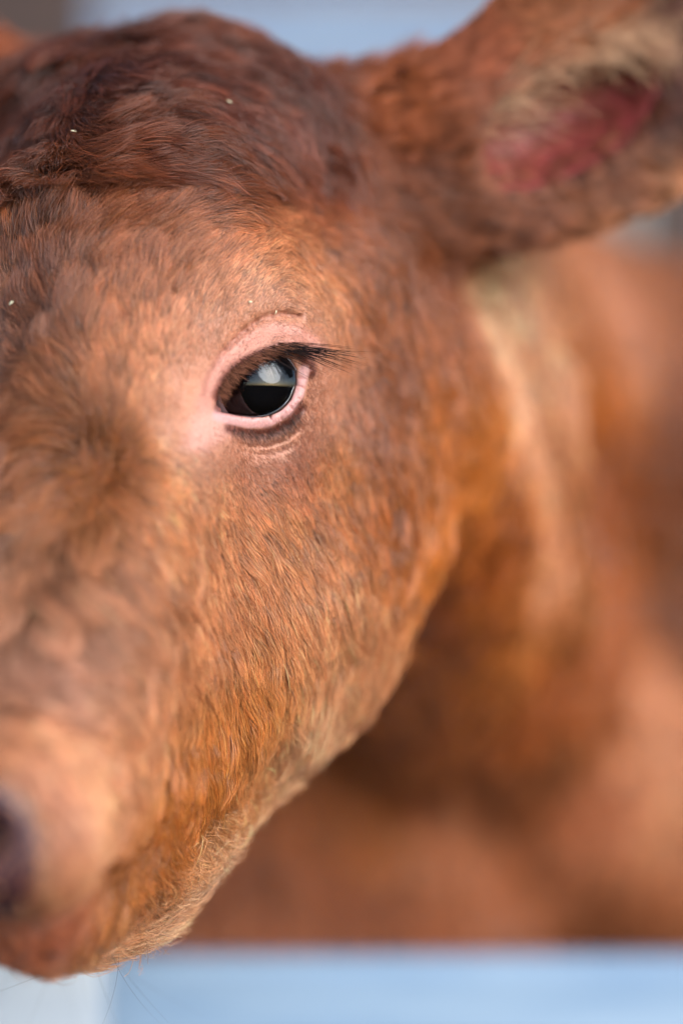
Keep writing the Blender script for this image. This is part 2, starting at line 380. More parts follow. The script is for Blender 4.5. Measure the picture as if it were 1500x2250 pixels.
# px, py, coat colour (sRGB), with some light and shade painted in
COAT_SHADE = [
 (60,60,118,62,44),(200,60,125,61,30),(400,40,118,55,30),(200,200,88,47,38),(60,250,81,43,34),(300,300,94,49,30),(450,240,96,49,36),(560,260,118,70,58),(620,300,118,67,55),(640,200,88,45,32),(760,180,160,84,44),(820,260,150,84,50),(700,350,96,49,36),(300,380,104,51,28),(100,420,104,53,28),(450,380,100,51,30),(20,420,75,38,28),  # paler forehead points carry the sheen of the hair
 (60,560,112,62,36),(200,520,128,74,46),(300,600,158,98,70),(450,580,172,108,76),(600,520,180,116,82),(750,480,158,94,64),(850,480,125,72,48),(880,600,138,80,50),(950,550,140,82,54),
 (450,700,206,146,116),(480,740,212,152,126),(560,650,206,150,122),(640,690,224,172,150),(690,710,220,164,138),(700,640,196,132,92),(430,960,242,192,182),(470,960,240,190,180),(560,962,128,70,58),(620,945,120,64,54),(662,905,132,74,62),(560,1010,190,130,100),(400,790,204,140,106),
 (760,760,196,126,82),(850,820,132,80,56),(820,700,150,92,62),(920,700,160,94,52),(800,950,150,94,70),(740,1000,206,138,86),(700,900,222,156,112),(850,1100,160,94,50),(950,900,186,112,58),  # darker points down the back of the cheek paint its shadow band
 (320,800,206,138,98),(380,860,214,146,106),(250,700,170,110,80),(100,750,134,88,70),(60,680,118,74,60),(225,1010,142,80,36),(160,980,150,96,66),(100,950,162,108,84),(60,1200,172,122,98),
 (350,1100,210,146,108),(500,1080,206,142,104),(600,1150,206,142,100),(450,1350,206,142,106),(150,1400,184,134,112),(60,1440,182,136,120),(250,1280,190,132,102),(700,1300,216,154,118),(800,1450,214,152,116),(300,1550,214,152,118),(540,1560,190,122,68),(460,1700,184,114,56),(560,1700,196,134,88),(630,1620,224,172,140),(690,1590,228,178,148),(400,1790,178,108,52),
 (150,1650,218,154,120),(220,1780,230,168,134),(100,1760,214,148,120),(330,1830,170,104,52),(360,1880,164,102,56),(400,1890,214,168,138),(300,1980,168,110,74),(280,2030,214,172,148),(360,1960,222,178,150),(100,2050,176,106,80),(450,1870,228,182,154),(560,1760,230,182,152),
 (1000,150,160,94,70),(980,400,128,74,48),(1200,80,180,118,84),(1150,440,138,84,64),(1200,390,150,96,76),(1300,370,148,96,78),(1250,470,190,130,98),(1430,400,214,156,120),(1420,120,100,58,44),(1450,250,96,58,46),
 (1020,590,244,190,160),(1060,650,244,188,158),(1120,780,238,176,144),(1180,900,228,160,126),(1350,700,198,134,106),(1350,850,186,108,48),(1050,1000,200,122,58),(950,1150,198,122,62),(1350,1300,168,92,38),(1330,1000,150,80,34),(1290,1130,140,76,32),(1110,1150,156,86,38),(1340,1480,158,86,38),(1480,1000,118,62,28),(1490,1250,120,66,32),(1450,1700,212,146,112),(1060,1350,164,94,44),(1230,1200,212,146,112),(1050,1450,182,110,52),(1040,1600,178,106,54),(1180,1700,140,84,52),(1200,1550,165,92,48),(1300,1750,192,122,90),(1400,1500,214,146,112),(960,1800,192,126,94),(800,1750,178,108,62),(900,2000,170,104,72),(700,1950,162,98,68),(1250,2000,160,100,70),  # neck folds: highlights on the crests and shade in the valleys painted in
]
def lin(c):
    c = np.asarray(c, float) / 255; return np.where(c <= 0.04045, c / 12.92, ((c + 0.055) / 1.055) ** 2.4)
CP = np.array([q[:2] for q in COMB], float); CQ = np.array([q[:2] for q in COAT_SHADE], float)
hit = cast(np.r_[CP[:, 0], CQ[:, 0]], np.r_[CP[:, 1], CQ[:, 1]])
comb_p = hit[:len(CP)]; coat_p = hit[len(CP):]
def tune(q):
    px, py, dx, dy, L, li, wv = q
    if py < 450 and px < 700: L *= 1.35; li *= 1.12; wv *= 1.6
    jaw = (px + py * 0.72 > 1790) and px < 900 and py > 1300
    if jaw or (py > 1830 and px < 560): L *= 1.3; li *= 1.5; wv *= 0.4
    elif 500 < py < 1750 and px < 900: L *= 1.15; li *= 1.15
    if px > 880 and py < 520: wv *= 0.55; L *= 1.1
    if px < 330 and 1100 < py < 1520: wv *= 1.4; L *= 1.1
    return (dx, 0.0, -dy, L, li, wv)
comb_v = np.array([tune(q) for q in COMB])
coat_v = np.log(lin(np.array([q[2:] for q in COAT_SHADE])))
def with_mirror(p, v, vec):
    k = ((p - SP) @ SN) > 45; k &= p[:, 1] < 135
    q = v[k].copy()
    if vec: q[:, :3] = q[:, :3] - 2 * (q[:, :3] @ SN)[:, None] * SN
    return np.concatenate([p, mirror(p[k])]).astype(np.float32), np.concatenate([v, q]).astype(np.float32)
comb_p, comb_v = with_mirror(comb_p, comb_v, True); coat_p, coat_v = with_mirror(coat_p, coat_v, False)
def field(p, cp, cv, eps, power=2.0):
    out = np.empty((len(p), cv.shape[1]), np.float32)
    for i in range(0, len(p), 100000):
        q = p[i:i + 100000].astype(np.float32)
        e = (q * q).sum(1)[:, None] + (cp * cp).sum(1)[None] - 2 * (q @ cp.T)
        w = (np.maximum(e, 0) + eps) ** -power
        out[i:i + 100000] = (w @ cv) / w.sum(1)[:, None]
    return out
def comb_at(p): return field(p, comb_p, comb_v, 20.0)
def coat_shade_at(p): return np.exp(field(p, coat_p, coat_v, 260.0, 2.2)) * np.array((1.0, 0.885, 0.72), np.float32)

def fold(p):
    k = ((p - SP) @ SN) < 0
    q = p.copy(); q[k] = mirror(p[k]); return q
POLY_LOOP = EYE_POLY + EYE_POLY[:1]
def eye_fields(p):
    """mm from the lid opening (seen flat), the upper rim, the pink fold, the lower rim, the tear corner, the dark band and the crease, either side of the head"""
    f = fold(p); k = ((f - EYE_C) ** 2).sum(1) < 80 ** 2
    out = np.full((7, len(p)), 99.0)
    if k.any():
        g = f[k]; px, py = to_px(g)
        out[0, k] = d_poly(px, py, EYE_POLY) * MMPX
        for i, q in ((1, UPPER), (2, FOLD), (3, LOWER)): out[i, k] = line2d(g, [w[:2] for w in q])
        out[4, k] = d_poly(px, py, TRI) * MMPX; out[5, k] = line2d(g, DARK); out[6, k] = line2d(g, CREASE)
    return out
def eye_paint(c, e, hair=0.0):
    o, u, fo, lo, t, dk, cr = e
    def mixc(c, col, w): return c * (1 - w[:, None]) + lin(col)[None] * w[:, None]
    c = mixc(c, (200, 138, 110), (0.9 - 0.5 * hair) * sst(-o, -40, -10))
    c = mixc(c, (194, 132, 116), 0.8 * sst(-fo, -6.5, -1.0))
    c = mixc(c, (208, 152, 138), 0.8 * sst(-t, -5, 1.5))
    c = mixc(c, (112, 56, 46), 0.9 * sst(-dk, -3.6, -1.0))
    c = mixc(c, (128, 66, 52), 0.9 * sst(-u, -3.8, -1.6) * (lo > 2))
    c = mixc(c, (206, 152, 148), 0.9 * sst(-lo, -2.8, -1.4))
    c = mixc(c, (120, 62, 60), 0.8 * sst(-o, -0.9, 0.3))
    c = mixc(c, (150, 88, 70), 0.6 * sst(-cr, -1.6, -0.4))  # crease painted darker, as shade in the lid fold
    return c
def ear_in(p):
    f = fold(p); ax = EAR_AX
    a = d_ell(f, CON_C, ax, np.array((50.0, 23.0, 34.0))); b = d_ell(f, at(1530, 90, 96), ax, np.array((70.0, 34.0, 20.0)))
    return a, b
NOSE = at(-100, 1885, -128)
def nose_d(p):
    f = fold(p); return np.linalg.norm((f - NOSE) * np.array((1.0, 0.7, 1.0)), axis=1)

# ------------------------------------------------------------------ the calf: skin
me.vertices.foreach_set('co', world_of(VM).astype(np.float32).ravel()); me.update()
me.polygons.foreach_set('use_smooth', np.ones(len(me.polygons), bool))
calf = bpy.data.objects.new("calf", None); COL.objects.link(calf)
calf.location = world_of(at(1300, 1250, 560)) * np.array((1, 1, 0))
calf["label"] = "red-brown calf with dark eye, pink eyelid and furry ear, head in close-up"; calf["category"] = "calf"
def part(name, data, parent, label=None):
    o = bpy.data.objects.new(name, data); COL.objects.link(o); o.parent = parent
    if parent.parent is None: o.matrix_parent_inverse = Matrix.Translation(parent.location).inverted()
    if label: o["label"] = label
    return o
body = part("body", me, calf)
NV = len(VM); vn = np.empty(NV * 3, np.float32); me.vertices.foreach_get('normal', vn); vn = vn.reshape(-1, 3).astype(float)
base = coat_shade_at(VM) * 0.2  # skin darkened under the fur to stand for shade between hairs
def paint(c, w):
    global base
    base = base * (1 - w[:, None]) + np.asarray(lin(c))[None] * w[:, None]
sst = lambda x, a, b: np.clip((x - a) / (b - a), 0, 1) ** 2 * (3 - 2 * np.clip((x - a) / (b - a), 0, 1))
base = eye_paint(base, eye_fields(VM))
a_, b_ = ear_in(VM)
paint((142, 58, 58), 0.9 * sst(-a_, -5, 0.5)); paint((120, 62, 58), 0.8 * sst(-b_, -5, 0.5) * (a_ > 2))
paint((60, 30, 38), 0.95 * sst(-nose_d(VM), -34, -26))
att = me.attributes.new("coat", 'FLOAT_COLOR', 'POINT')
att.data.foreach_set('color', np.concatenate([base, np.ones((NV, 1))], 1).astype(np.float32).ravel())
m, n, l, b = mat("calf_skin")
at_n = n.new('ShaderNodeAttribute'); at_n.attribute_name = "coat"
tc = n.new('ShaderNodeTexCoord')
nz = n.new('ShaderNodeTexNoise'); nz.inputs['Scale'].default_value = 900; nz.inputs['Detail'].default_value = 4; l.new(tc.outputs['Object'], nz.inputs['Vector'])
mr = n.new('ShaderNodeMapRange'); mr.inputs[3].default_value = 0.82; mr.inputs[4].default_value = 1.15; l.new(nz.outputs['Fac'], mr.inputs[0])
mx = n.new('ShaderNodeMix'); mx.data_type = 'RGBA'; mx.blend_type = 'MULTIPLY'; mx.inputs[0].default_value = 1
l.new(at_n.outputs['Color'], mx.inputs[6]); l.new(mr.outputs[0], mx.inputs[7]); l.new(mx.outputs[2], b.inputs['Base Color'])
b.inputs['Roughness'].default_value = 0.5; b.inputs['Subsurface Weight'].default_value = 0.15; b.inputs['Subsurface Radius'].default_value = (1, .35, .2); b.inputs['Subsurface Scale'].default_value = 0.003
bp = n.new('ShaderNodeBump'); bp.inputs['Strength'].default_value = 0.35; bp.inputs['Distance'].default_value = 0.0006; l.new(nz.outputs['Fac'], bp.inputs['Height']); l.new(bp.outputs[0], b.inputs['Normal'])
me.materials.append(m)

# ------------------------------------------------------------------ hair helpers
def hair_material(name, rough=0.42, spec=0.5):
    m, n, l, b = mat(name)
    a = n.new('ShaderNodeAttribute'); a.attribute_name = "coat"
    hi = n.new('ShaderNodeHairInfo'); r = n.new('ShaderNodeMapRange'); r.inputs[3].default_value = 0.25; r.inputs[4].default_value = 1.25  # dark roots, pale tips; the root tone also paints shade between locks
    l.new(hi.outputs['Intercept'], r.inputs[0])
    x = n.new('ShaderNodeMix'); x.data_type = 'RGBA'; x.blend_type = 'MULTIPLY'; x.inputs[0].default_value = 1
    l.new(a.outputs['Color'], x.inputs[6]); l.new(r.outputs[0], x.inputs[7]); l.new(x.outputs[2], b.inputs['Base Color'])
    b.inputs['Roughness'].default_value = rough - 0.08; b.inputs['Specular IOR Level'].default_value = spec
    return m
def hair_object(name, P, rad, colour, material, parent):
    """P: (strands, points, 3) in mm; rad: root radius mm per strand"""
    Nn, K = P.shape[:2]
    c = bpy.data.hair_curves.new(name); c.add_curves([K] * Nn)
    c.position_data.foreach_set('vector', world_of(P.reshape(-1, 3)).astype(np.float32).ravel())
    t = np.linspace(0, 1, K); prof = np.clip(1.0 - 0.85 * t ** 2.2, 0.12, 1) * (0.85 + 0.15 * np.minimum(1, t * 5))
    r = (rad[:, None] * prof[None] * 0.001).astype(np.float32).ravel()
    (c.attributes.get('radius') or c.attributes.new('radius', 'FLOAT', 'POINT')).data.foreach_set('value', r)
    if colour is not None:
        c.attributes.new('coat', 'FLOAT_COLOR', 'CURVE').data.foreach_set('color', np.concatenate([colour, np.ones((Nn, 1))], 1).astype(np.float32).ravel())
    c.materials.append(material)
    o = part(name, c, parent); o["kind"] = "stuff"; return o
def grid_sdf(p):
    x = (p - LO) / H; i = np.clip(np.floor(x).astype(int), 0, N - 2); f = (x - i).astype(np.float32); r = 0
    for a in (0, 1):
        wa = f[:, 0] if a else 1 - f[:, 0]
        for b in (0, 1):
            wb = f[:, 1] if b else 1 - f[:, 1]
            for c in (0, 1):
                wc = f[:, 2] if c else 1 - f[:, 2]
                r = r + wa * wb * wc * F[i[:, 0] + a, i[:, 1] + b, i[:, 2] + c]
    return r
def grid_normal(p):
    i = np.clip(np.rint((p - LO) / H).astype(int), 1, N - 2)
    g = np.stack([F[i[:, 0] + 1, i[:, 1], i[:, 2]] - F[i[:, 0] - 1, i[:, 1], i[:, 2]],
                  F[i[:, 0], i[:, 1] + 1, i[:, 2]] - F[i[:, 0], i[:, 1] - 1, i[:, 2]],
                  F[i[:, 0], i[:, 1], i[:, 2] + 1] - F[i[:, 0], i[:, 1], i[:, 2] - 1]], 1).astype(np.float64)
    return g / np.maximum(np.linalg.norm(g, axis=1), 1e-6)[:, None]
def unit(v): return v / np.maximum(np.linalg.norm(v, axis=-1, keepdims=True), 1e-9)
def soft_noise(p, wl, seed):
    r = np.random.default_rng(seed); o = 0
    for k in range(5):
        d = unit(r.normal(size=3)); f = (0.7 + 0.6 * r.random()) * 2 * math.pi / wl
        o = o + np.sin(p @ d * f + r.random() * 6.28 + 1.3 * np.sin(p @ unit(r.normal(size=3)) * f * 0.6))
    return o / 5 * 1.4
from mathutils import kdtree
def nearest(pts, q):
    t = kdtree.KDTree(len(pts))
    for i, v in enumerate(pts.tolist()): t.insert(v, i)
    t.balance(); fnd = t.find
    return np.fromiter((fnd(v)[1] for v in q.tolist()), int, len(q))

# ------------------------------------------------------------------ fur
me.calc_loop_triangles()
T3 = np.empty(len(me.loop_triangles) * 3, np.int32); me.loop_triangles.foreach_get('vertices', T3); T3 = T3.reshape(-1, 3)
A, B, C = VM[T3[:, 0]], VM[T3[:, 1]], VM[T3[:, 2]]
fn = np.cross(B - A, C - A); area = 0.5 * np.linalg.norm(fn, axis=1); fc = (A + B + C) / 3; fn = unit(fn)
fpx, fpy = to_px(fc)
view = unit(fc - np.array((0, -1000.0, 0)))
facing = -(view * fn).sum(1)
inframe = (fpx > -160) & (fpx < 1660) & (fpy > -160) & (fpy < 2300)
near_head = fc[:, 1] < 150
dens = np.where(near_head, np.where(inframe & (facing > -0.3), 2.5, 0.2), np.where(inframe & (facing > -0.2) & (fc[:, 1] < 860), 0.26, 0.012))
op_, up_, fo_, lo_, te_, dk_, cr_ = eye_fields(fc)
dens = dens * np.where(op_ < 0.8, 0, 1) * np.where(op_ < 40, 1.9, 1)
dens = dens * (0.3 + 0.7 * sst(te_, -1, 4)) * sst(lo_, 2.2, 3.2) * (0.5 + 0.5 * sst(fo_, 1.5, 5)) * (0.3 + 0.7 * sst(cr_, 0.7, 1.8))
whorl = hit[[i for i, q in enumerate(COMB) if q[:2] == (225, 1040)][0]]
dens = dens * (1 + 1.5 * np.exp(-((fc - whorl) ** 2).sum(1) / 64.0))
ei, ej = ear_in(fc); dens = dens * np.where(ei < 1.5, 0.04, 1) * np.where(ej < 1, 0.5, 1) * np.where(nose_d(fc) < 31, 0.03, 1)
cnt = rng.poisson(area * dens * FUR)
tri = np.repeat(np.arange(len(T3)), cnt); M = len(tri)
u = rng.random(M); v = rng.random(M); fl = u + v > 1; u[fl] = 1 - u[fl]; v[fl] = 1 - v[fl]
w = 1 - u - v
root = A[tri] * w[:, None] + B[tri] * u[:, None] + C[tri] * v[:, None]
nrm = unit(vn[T3[tri, 0]] * w[:, None] + vn[T3[tri, 1]] * u[:, None] + vn[T3[tri, 2]] * v[:, None])
levels = []
t0_ = comb_at(root)[:, :3].astype(float); t0_ = unit(t0_ - nrm * (t0_ * nrm).sum(1)[:, None])
along = (root * t0_).sum(1) + 2.6 * soft_noise(root, 4.0, 21) + 1.5 * soft_noise(root, 2.2, 22)
streak = root + t0_ * (np.round(along / 7.0) * 7.0 - along)[:, None]      # hairs of one lock share a narrow cell drawn out along the coat
for spacing, cell, seed, q_ in ((2.6, 8.0, 11, streak), (6.0, 36.0, 12, root)):
    r2 = np.random.default_rng(seed)
    cen = np.nonzero(r2.random(M) < np.clip(1.0 / (cell * np.maximum(dens[tri], 0.2)), 0, 1))[0]
    ni = nearest(q_[cen], q_); levels.append((spacing, cen, ni, r2))
r_f = levels[0][3].random(len(levels[0][1]))[levels[0][2]]; r_c = levels[1][3].random(len(levels[1][1]))[levels[1][2]]
n_c = levels[1][3].normal(size=len(levels[1][1]))[levels[1][2]]; n_f = levels[0][3].normal(size=len(levels[0][1]))[levels[0][2]]
K = 8
cf = comb_at(root).astype(float)
length = cf[:, 3] * (0.75 + 0.45 * rng.random(M)); lift = cf[:, 4]; wave = cf[:, 5]
ef = eye_fields(root); op, up, fo, lw, te, dk, cr = ef
lid = sst(op, 6, 52)
length *= 0.16 + 0.84 * lid
length = np.where(nose_d(root) < 34, 2.0, length); length = np.where(op < 12, np.minimum(length, 2.2), length); length = np.where((fo < 3) | (te < 2), np.minimum(length, 1.6), length)
ea, eb = ear_in(root); hairy = (ea > 1.5) & (ea < 14); blond = np.exp(-((ea - 3) / 3.0) ** 2) * sst((fold(root) - CON_C) @ EAR_AX[1], -4, 8)
above = sst((fold(root) - CON_C) @ EAR_AX[1], 0, 8)
length = length * (1 - 0.5 * sst(-ea, -14, -5) * (1 - above)) * np.where(eb < 6, 0.7, 1)
fuzzy = np.where(root[:, 1] > 150, 1.0, 0.0)
P = np.empty((M, K, 3)); P[:, 0] = root - nrm * 0.3
jit = rng.normal(size=(M, 3)) * (0.10 + 0.10 * (lift / 0.3))[:, None]
nb = soft_noise(root, 26, 3); nb2 = soft_noise(root, 9, 4)
jit = jit * (1 + 6 * np.exp(-((root - whorl) ** 2).sum(1) / 30.0))[:, None]
swirl = (0.22 * nb + 0.16 * nb2) * np.clip(wave, 0.2, 2) + (0.15 * n_c + 0.06 * n_f) * np.clip(0.15 + wave * 0.6, 0.2, 2)
p = root.copy(); d = cf[:, :3]; e0 = np.clip(grid_sdf(root), -4, 4)
for i in range(1, K):
    t = i / (K - 1)
    if i in (3, 5): d = comb_at(p)[:, :3].astype(float)
    nn = nrm if i == 1 else grid_normal(p)
    dd = unit(d) + jit
    s = np.cross(nn, unit(d)); dd = dd + s * (swirl * (0.4 + t))[:, None]
    dd = unit(dd - nn * (dd * nn).sum(1)[:, None])
    p = p + dd * (length / (K - 1))[:, None]
    h = length * lift * (t ** 0.75) * (0.75 + 0.25 * np.cos(2.6 * t)) * (0.75 + 0.5 * ((np.arange(M) * 0.618) % 1)) * (0.6 + 0.8 * r_f) * (0.65 + 0.7 * r_c)
    e = grid_sdf(p) - e0
    ok = np.abs(e) < 14
    p = p + nn * (np.where(ok, h - e, 0) * (0.8 if i > 1 else 0.5))[:, None]
    P[:, i] = p
del p
# clumps: fine locks inside broader ones
tt = np.linspace(0, 1, K)
lod = np.where(root[:, 1] > 150, 1, 0)
for (spacing, cen, ni, r2), strength in zip(levels, (0.80, 0.58 + 0.02 * wave)):
    g = cen[ni]
    st = strength * ((0.5 if spacing < 4 else 0.15) + (0.5 if spacing < 4 else 0.85) * r2.random(len(cen)))[ni] * np.clip(0.55 + wave / 1.6, 0.5, 1.0) * (0.25 + 0.75 * lid)
    if spacing > 4: st = st * np.clip(wave / 1.5, 0.15, 1.15)
    st = np.where(np.linalg.norm(root[g] - root, axis=1) < (9 if spacing < 4 else 18), st, 0)
    P += (st[:, None] * (tt ** 1.3)[None])[:, :, None] * (P[g] - P)
    if spacing > 4:
        ph = r2.random(len(cen))[ni] * 6.28; amp = wave * (0.25 + 0.5 * r2.random(len(cen)))[ni]; fr = (0.5 + 0.55 * r2.random(len(cen)))[ni]
        tang = unit(P[:, -1] - P[:, 0]); side = unit(np.cross(nrm, tang))
        x = 6.28 * fr[:, None] * tt[None] * np.clip(length / 16, .4, 1.4)[:, None] + ph[:, None]
        P += (amp[:, None] * tt[None] ** 0.8 * (np.sin(x) - np.sin(ph)[:, None]))[:, :, None] * side[:, None] * 0.55
        P += (amp[:, None] * tt[None] ** 0.8 * np.maximum(np.cos(x + 1), -0.3))[:, :, None] * nrm[:, None] * 0.5
        shade_clump = r2.normal(size=len(cen))[ni]
    else: shade_fine = r2.normal(size=len(cen))[ni]
# colour of each hair
colr = coat_shade_at(root).astype(float)
colr = eye_paint(colr, ef, 1.0)
lum = np.exp(((0.06 + 0.14 * sst(wave, 1.2, 2.6)) * shade_clump + 0.15 * shade_fine + 0.26 * rng.normal(size=M) + 0.06 * soft_noise(root, 60, 8)) * (0.3 + 0.7 * sst(op, 2, 34)))
colr = colr * lum[:, None]
colr = colr * (1 - 0.4 * blond[:, None]) + lin((220, 156, 118))[None] * 0.4 * blond[:, None]
red = np.exp(0.10 * rng.normal(size=M)); colr[:, 1] *= red; colr[:, 2] *= red ** 1.5
colr = np.clip(colr, 0.004, 0.85)
rad = np.where(root[:, 1] > 150, 0.42, 0.105) * (0.8 + 0.4 * rng.random(M)) * np.where(op < 46, 0.62 + 0.38 * lid, 1)
rad = np.where(dens[tri] < 0.5, np.maximum(rad, 0.28), rad)
hair_object("fur", P, rad, colr, hair_material("fur_hair"), calf)
print("hairs", M)
# ------------------------------------------------------------------ eyes
def mesh_obj(name, bm, material, parent, smooth=True, label=None):
    d = bpy.data.meshes.new(name); bm.to_mesh(d); bm.free()
    if smooth: d.polygons.foreach_set('use_smooth', np.ones(len(d.polygons), bool))
    d.materials.append(material)
    return part(name, d, parent, label)
def revolve(prof, seg=72, sx=1.0):
    """profile of (radius, forward) in mm, spun about the forward axis (-y); closed at zero radius"""
    b = bmesh.new(); rings = []
    for r, f in prof:
        if r < 1e-6: rings.append([b.verts.new((0, -f, 0))])
        else: rings.append([b.verts.new((r * sx * math.cos(a), -f, r * math.sin(a))) for a in (2 * math.pi * i / seg for i in range(seg))])
    for q, s in zip(rings[:-1], rings[1:]):
        for i in range(seg):
            j = (i + 1) % seg
            if len(q) == 1: b.faces.new((q[0], s[j], s[i]))
            elif len(s) == 1: b.faces.new((q[i], q[j], s[0]))
            else: b.faces.new((q[i], q[j], s[j], s[i]))
    bmesh.ops.recalc_face_normals(b, faces=b.faces)
    return b
m_scl, n, l, b = mat("sclera"); c, _ = noise_mix(n, l, srgb(196, 196, 204), srgb(150, 140, 150), 300); l.new(c, b.inputs['Base Color']); b.inputs['Roughness'].default_value = 0.12
m_iris, n, l, b = mat("iris_tissue"); tc = n.new('ShaderNodeTexCoord'); c, _ = noise_mix(n, l, (0.003, 0.004, 0.006), (0.008, 0.010, 0.014), 700, vec=tc.outputs['Object']); l.new(c, b.inputs['Base Color']); b.inputs['Roughness'].default_value = 0.5; b.inputs['Specular IOR Level'].default_value = 0.0
m_pup, n, l, b = mat("pupil_black"); c, _ = noise_mix(n, l, (0.001, 0.0012, 0.0018), (0.003, 0.003, 0.004), 200); l.new(c, b.inputs['Base Color']); b.inputs['Roughness'].default_value = 0.6; b.inputs['Specular IOR Level'].default_value = 0.0
def clear(name, ior, rough):
    m = bpy.data.materials.new(name); m.use_nodes = True; n = m.node_tree.nodes; l = m.node_tree.links; n.remove(n['Principled BSDF'])
    t = n.new('ShaderNodeBsdfTransparent'); g = n.new('ShaderNodeBsdfGlossy'); g.inputs['Roughness'].default_value = rough
    f = n.new('ShaderNodeFresnel'); f.inputs['IOR'].default_value = ior; x = n.new('ShaderNodeMixShader')
    l.new(f.outputs[0], x.inputs[0]); l.new(t.outputs[0], x.inputs[1]); l.new(g.outputs[0], x.inputs[2]); l.new(x.outputs[0], n['Material Output'].inputs['Surface']); return m
m_cor = clear("cornea_clear", 1.62, 0.045)
m_tear = clear("tear_water", 1.9, 0.05)
RI = 16.0
def eye(side):
    R = EYE_R; c = EYE_C - np.array((0, 4.5, 0)); c = c if side > 0 else mirror(c[None])[0]
    gaze = unit(at(632, 884, -60) - EYE_C); gaze = gaze if side > 0 else gaze - 2 * (gaze @ SN) * SN
    th = math.asin(RI / R)
    prof = [(0, -R)] + [(R * math.sin(a), R * math.cos(a)) for a in np.linspace(math.pi * 0.96, th, 30)]
    ball = mesh_obj("eyeball", revolve(prof), m_scl, calf)
    y0 = R * math.cos(th)
    ir = mesh_obj("iris", revolve([(0, y0 - 1.6), (6, y0 - 1.5), (11, y0 - 0.9), (RI - 0.05, y0)]), m_iris, ball)
    pu = mesh_obj("pupil", revolve([(0, y0 - 0.75), (5, y0 - 0.75), (9.6, y0 - 0.85)], sx=1.3), m_pup, ball)
    rc = 20.5; oc = math.sqrt(rc * rc - RI * RI)
    co = mesh_obj("cornea", revolve([(RI + 0.15, y0 - 0.1)] + [(rc * math.sin(a), y0 - oc + rc * math.cos(a)) for a in np.linspace(math.asin(RI / rc) - 0.01, 0.03, 22)] + [(0, y0 - oc + rc)]), m_cor, ball)
    rot = Vector((0, -1, 0)).rotation_difference(Vector(gaze)).to_matrix().to_4x4()
    Mx = Matrix.Translation(world_of(c)) @ rot @ Matrix.Scale(0.001, 4)
    for o in (ball, ir, pu, co): o.data.transform(Mx)
    return ball
eyeball = eye(1); eye(-1)
def tube(name, pts, r, material, parent, seg=10):
    b = bmesh.new(); pts = [np.asarray(p, float) for p in pts]; rings = []
    for i, p in enumerate(pts):
        t = unit(pts[min(i + 1, len(pts) - 1)] - pts[max(i - 1, 0)]); a = unit(np.cross(t, (0, 1, 0.01))); c = np.cross(t, a)
        rr = r[i] if hasattr(r, '__len__') else r
        rings.append([b.verts.new(world_of(p + (a * math.cos(q) + c * math.sin(q)) * rr)) for q in (2 * math.pi * k / seg for k in range(seg))])
    for q, s in zip(rings[:-1], rings[1:]):
        for i in range(seg): b.faces.new((q[i], q[(i + 1) % seg], s[(i + 1) % seg], s[i]))
    b.faces.new(rings[0][::-1]); b.faces.new(rings[-1])
    return mesh_obj(name, b, material, parent)
def smooth_path(pts, n):
    pts = np.array(pts, float); x = np.r_[0, np.cumsum(np.linalg.norm(np.diff(pts, axis=0), axis=1))]
    q = np.linspace(0, x[-1], n); o = np.stack([np.interp(q, x, pts[:, k]) for k in range(pts.shape[1])], 1)
    for _ in range(3): o[1:-1] = (o[:-2] + 2 * o[1:-1] + o[2:]) / 4
    return o
low = smooth_path([(474, 904), (500, 909), (530, 914), (560, 917), (590, 911), (615, 898), (636, 876), (647, 845)], 40)
def on_ball(px, py, R, ex=0.0):
    q = on_eye([(px, py)], R)[0]; return at(q[0], q[1], q[2] + ex)
def on_skin(px, py): return cast([px], [py], -60.0, 80.0)[0]
tp = [on_ball(a, b, 20.6, -4.3) for a, b in low]
tube("tear_line", tp, [0.2 + 0.28 * math.sin(math.pi * i / 39) for i in range(40)], m_tear, eyeball)

# eyelashes on the upper lid, long dark ones at the outer corner
def lashes():
    out = []; rr = []
    up = smooth_path([q[:2] for q in UPPER_P[:6]], 200); K_ = 760
    fs = [random.random() for _ in range(K_)]; sp = [(up[int(f * 199)][0] + random.gauss(0, 3), up[int(f * 199)][1] + random.uniform(-14, 9)) for f in fs]
    roots = cast([q[0] for q in sp], [q[1] for q in sp], -60.0, 80.0)
    for f, p in zip(fs, roots):
        if p[1] > 30: continue
        lg = max(0, (f - 0.5) / 0.5); big = random.random() < 0.28 * lg
        L = 3.0 + 3.0 * random.random() + (10 + 16 * lg * random.random() if big else 0)
        d0 = unit(np.array((0.50 + 0.55 * f, -0.55 + 0.30 * lg, -0.62 + 0.40 * f)) + np.array([random.gauss(0, .15) for _ in range(3)]))
        cv = np.array((0.12, -0.04, -0.06 if big else 0.02))
        out.append([p + d0 * L * t + cv * L * t * t for t in np.linspace(0, 1, 8)]); rr.append(0.075 if not big else 0.13)
    lo2 = smooth_path(DARK, 80); sp = [(lo2[random.randrange(80)] + np.array((random.gauss(0, 4), random.gauss(0, 5)))) for _ in range(260)]
    roots = cast([q[0] for q in sp], [q[1] for q in sp], -60.0, 80.0)
    for p in roots:
        if p[1] > 40: continue
        d0 = unit(np.array((0.45 + random.gauss(0, .15), -0.30, -0.75 + random.gauss(0, .12)))); L = 2.2 + 3.0 * random.random()
        out.append([p + d0 * L * t + np.array((0.15, 0.05, -0.1)) * L * t * t for t in np.linspace(0, 1, 8)]); rr.append(0.06)
    return np.array(out), np.array(rr)
LP, LR = lashes()
o = hair_object("eyelashes", LP, LR, np.exp(np.random.default_rng(3).normal(size=(len(LP), 1)) * 0.5) * np.array([[0.045, 0.018, 0.010]]) * np.where(LR > 0.1, 0.3, np.where(LR < 0.07, 3.0, 5.0))[:, None], hair_material("lash_hair", 0.35), calf)
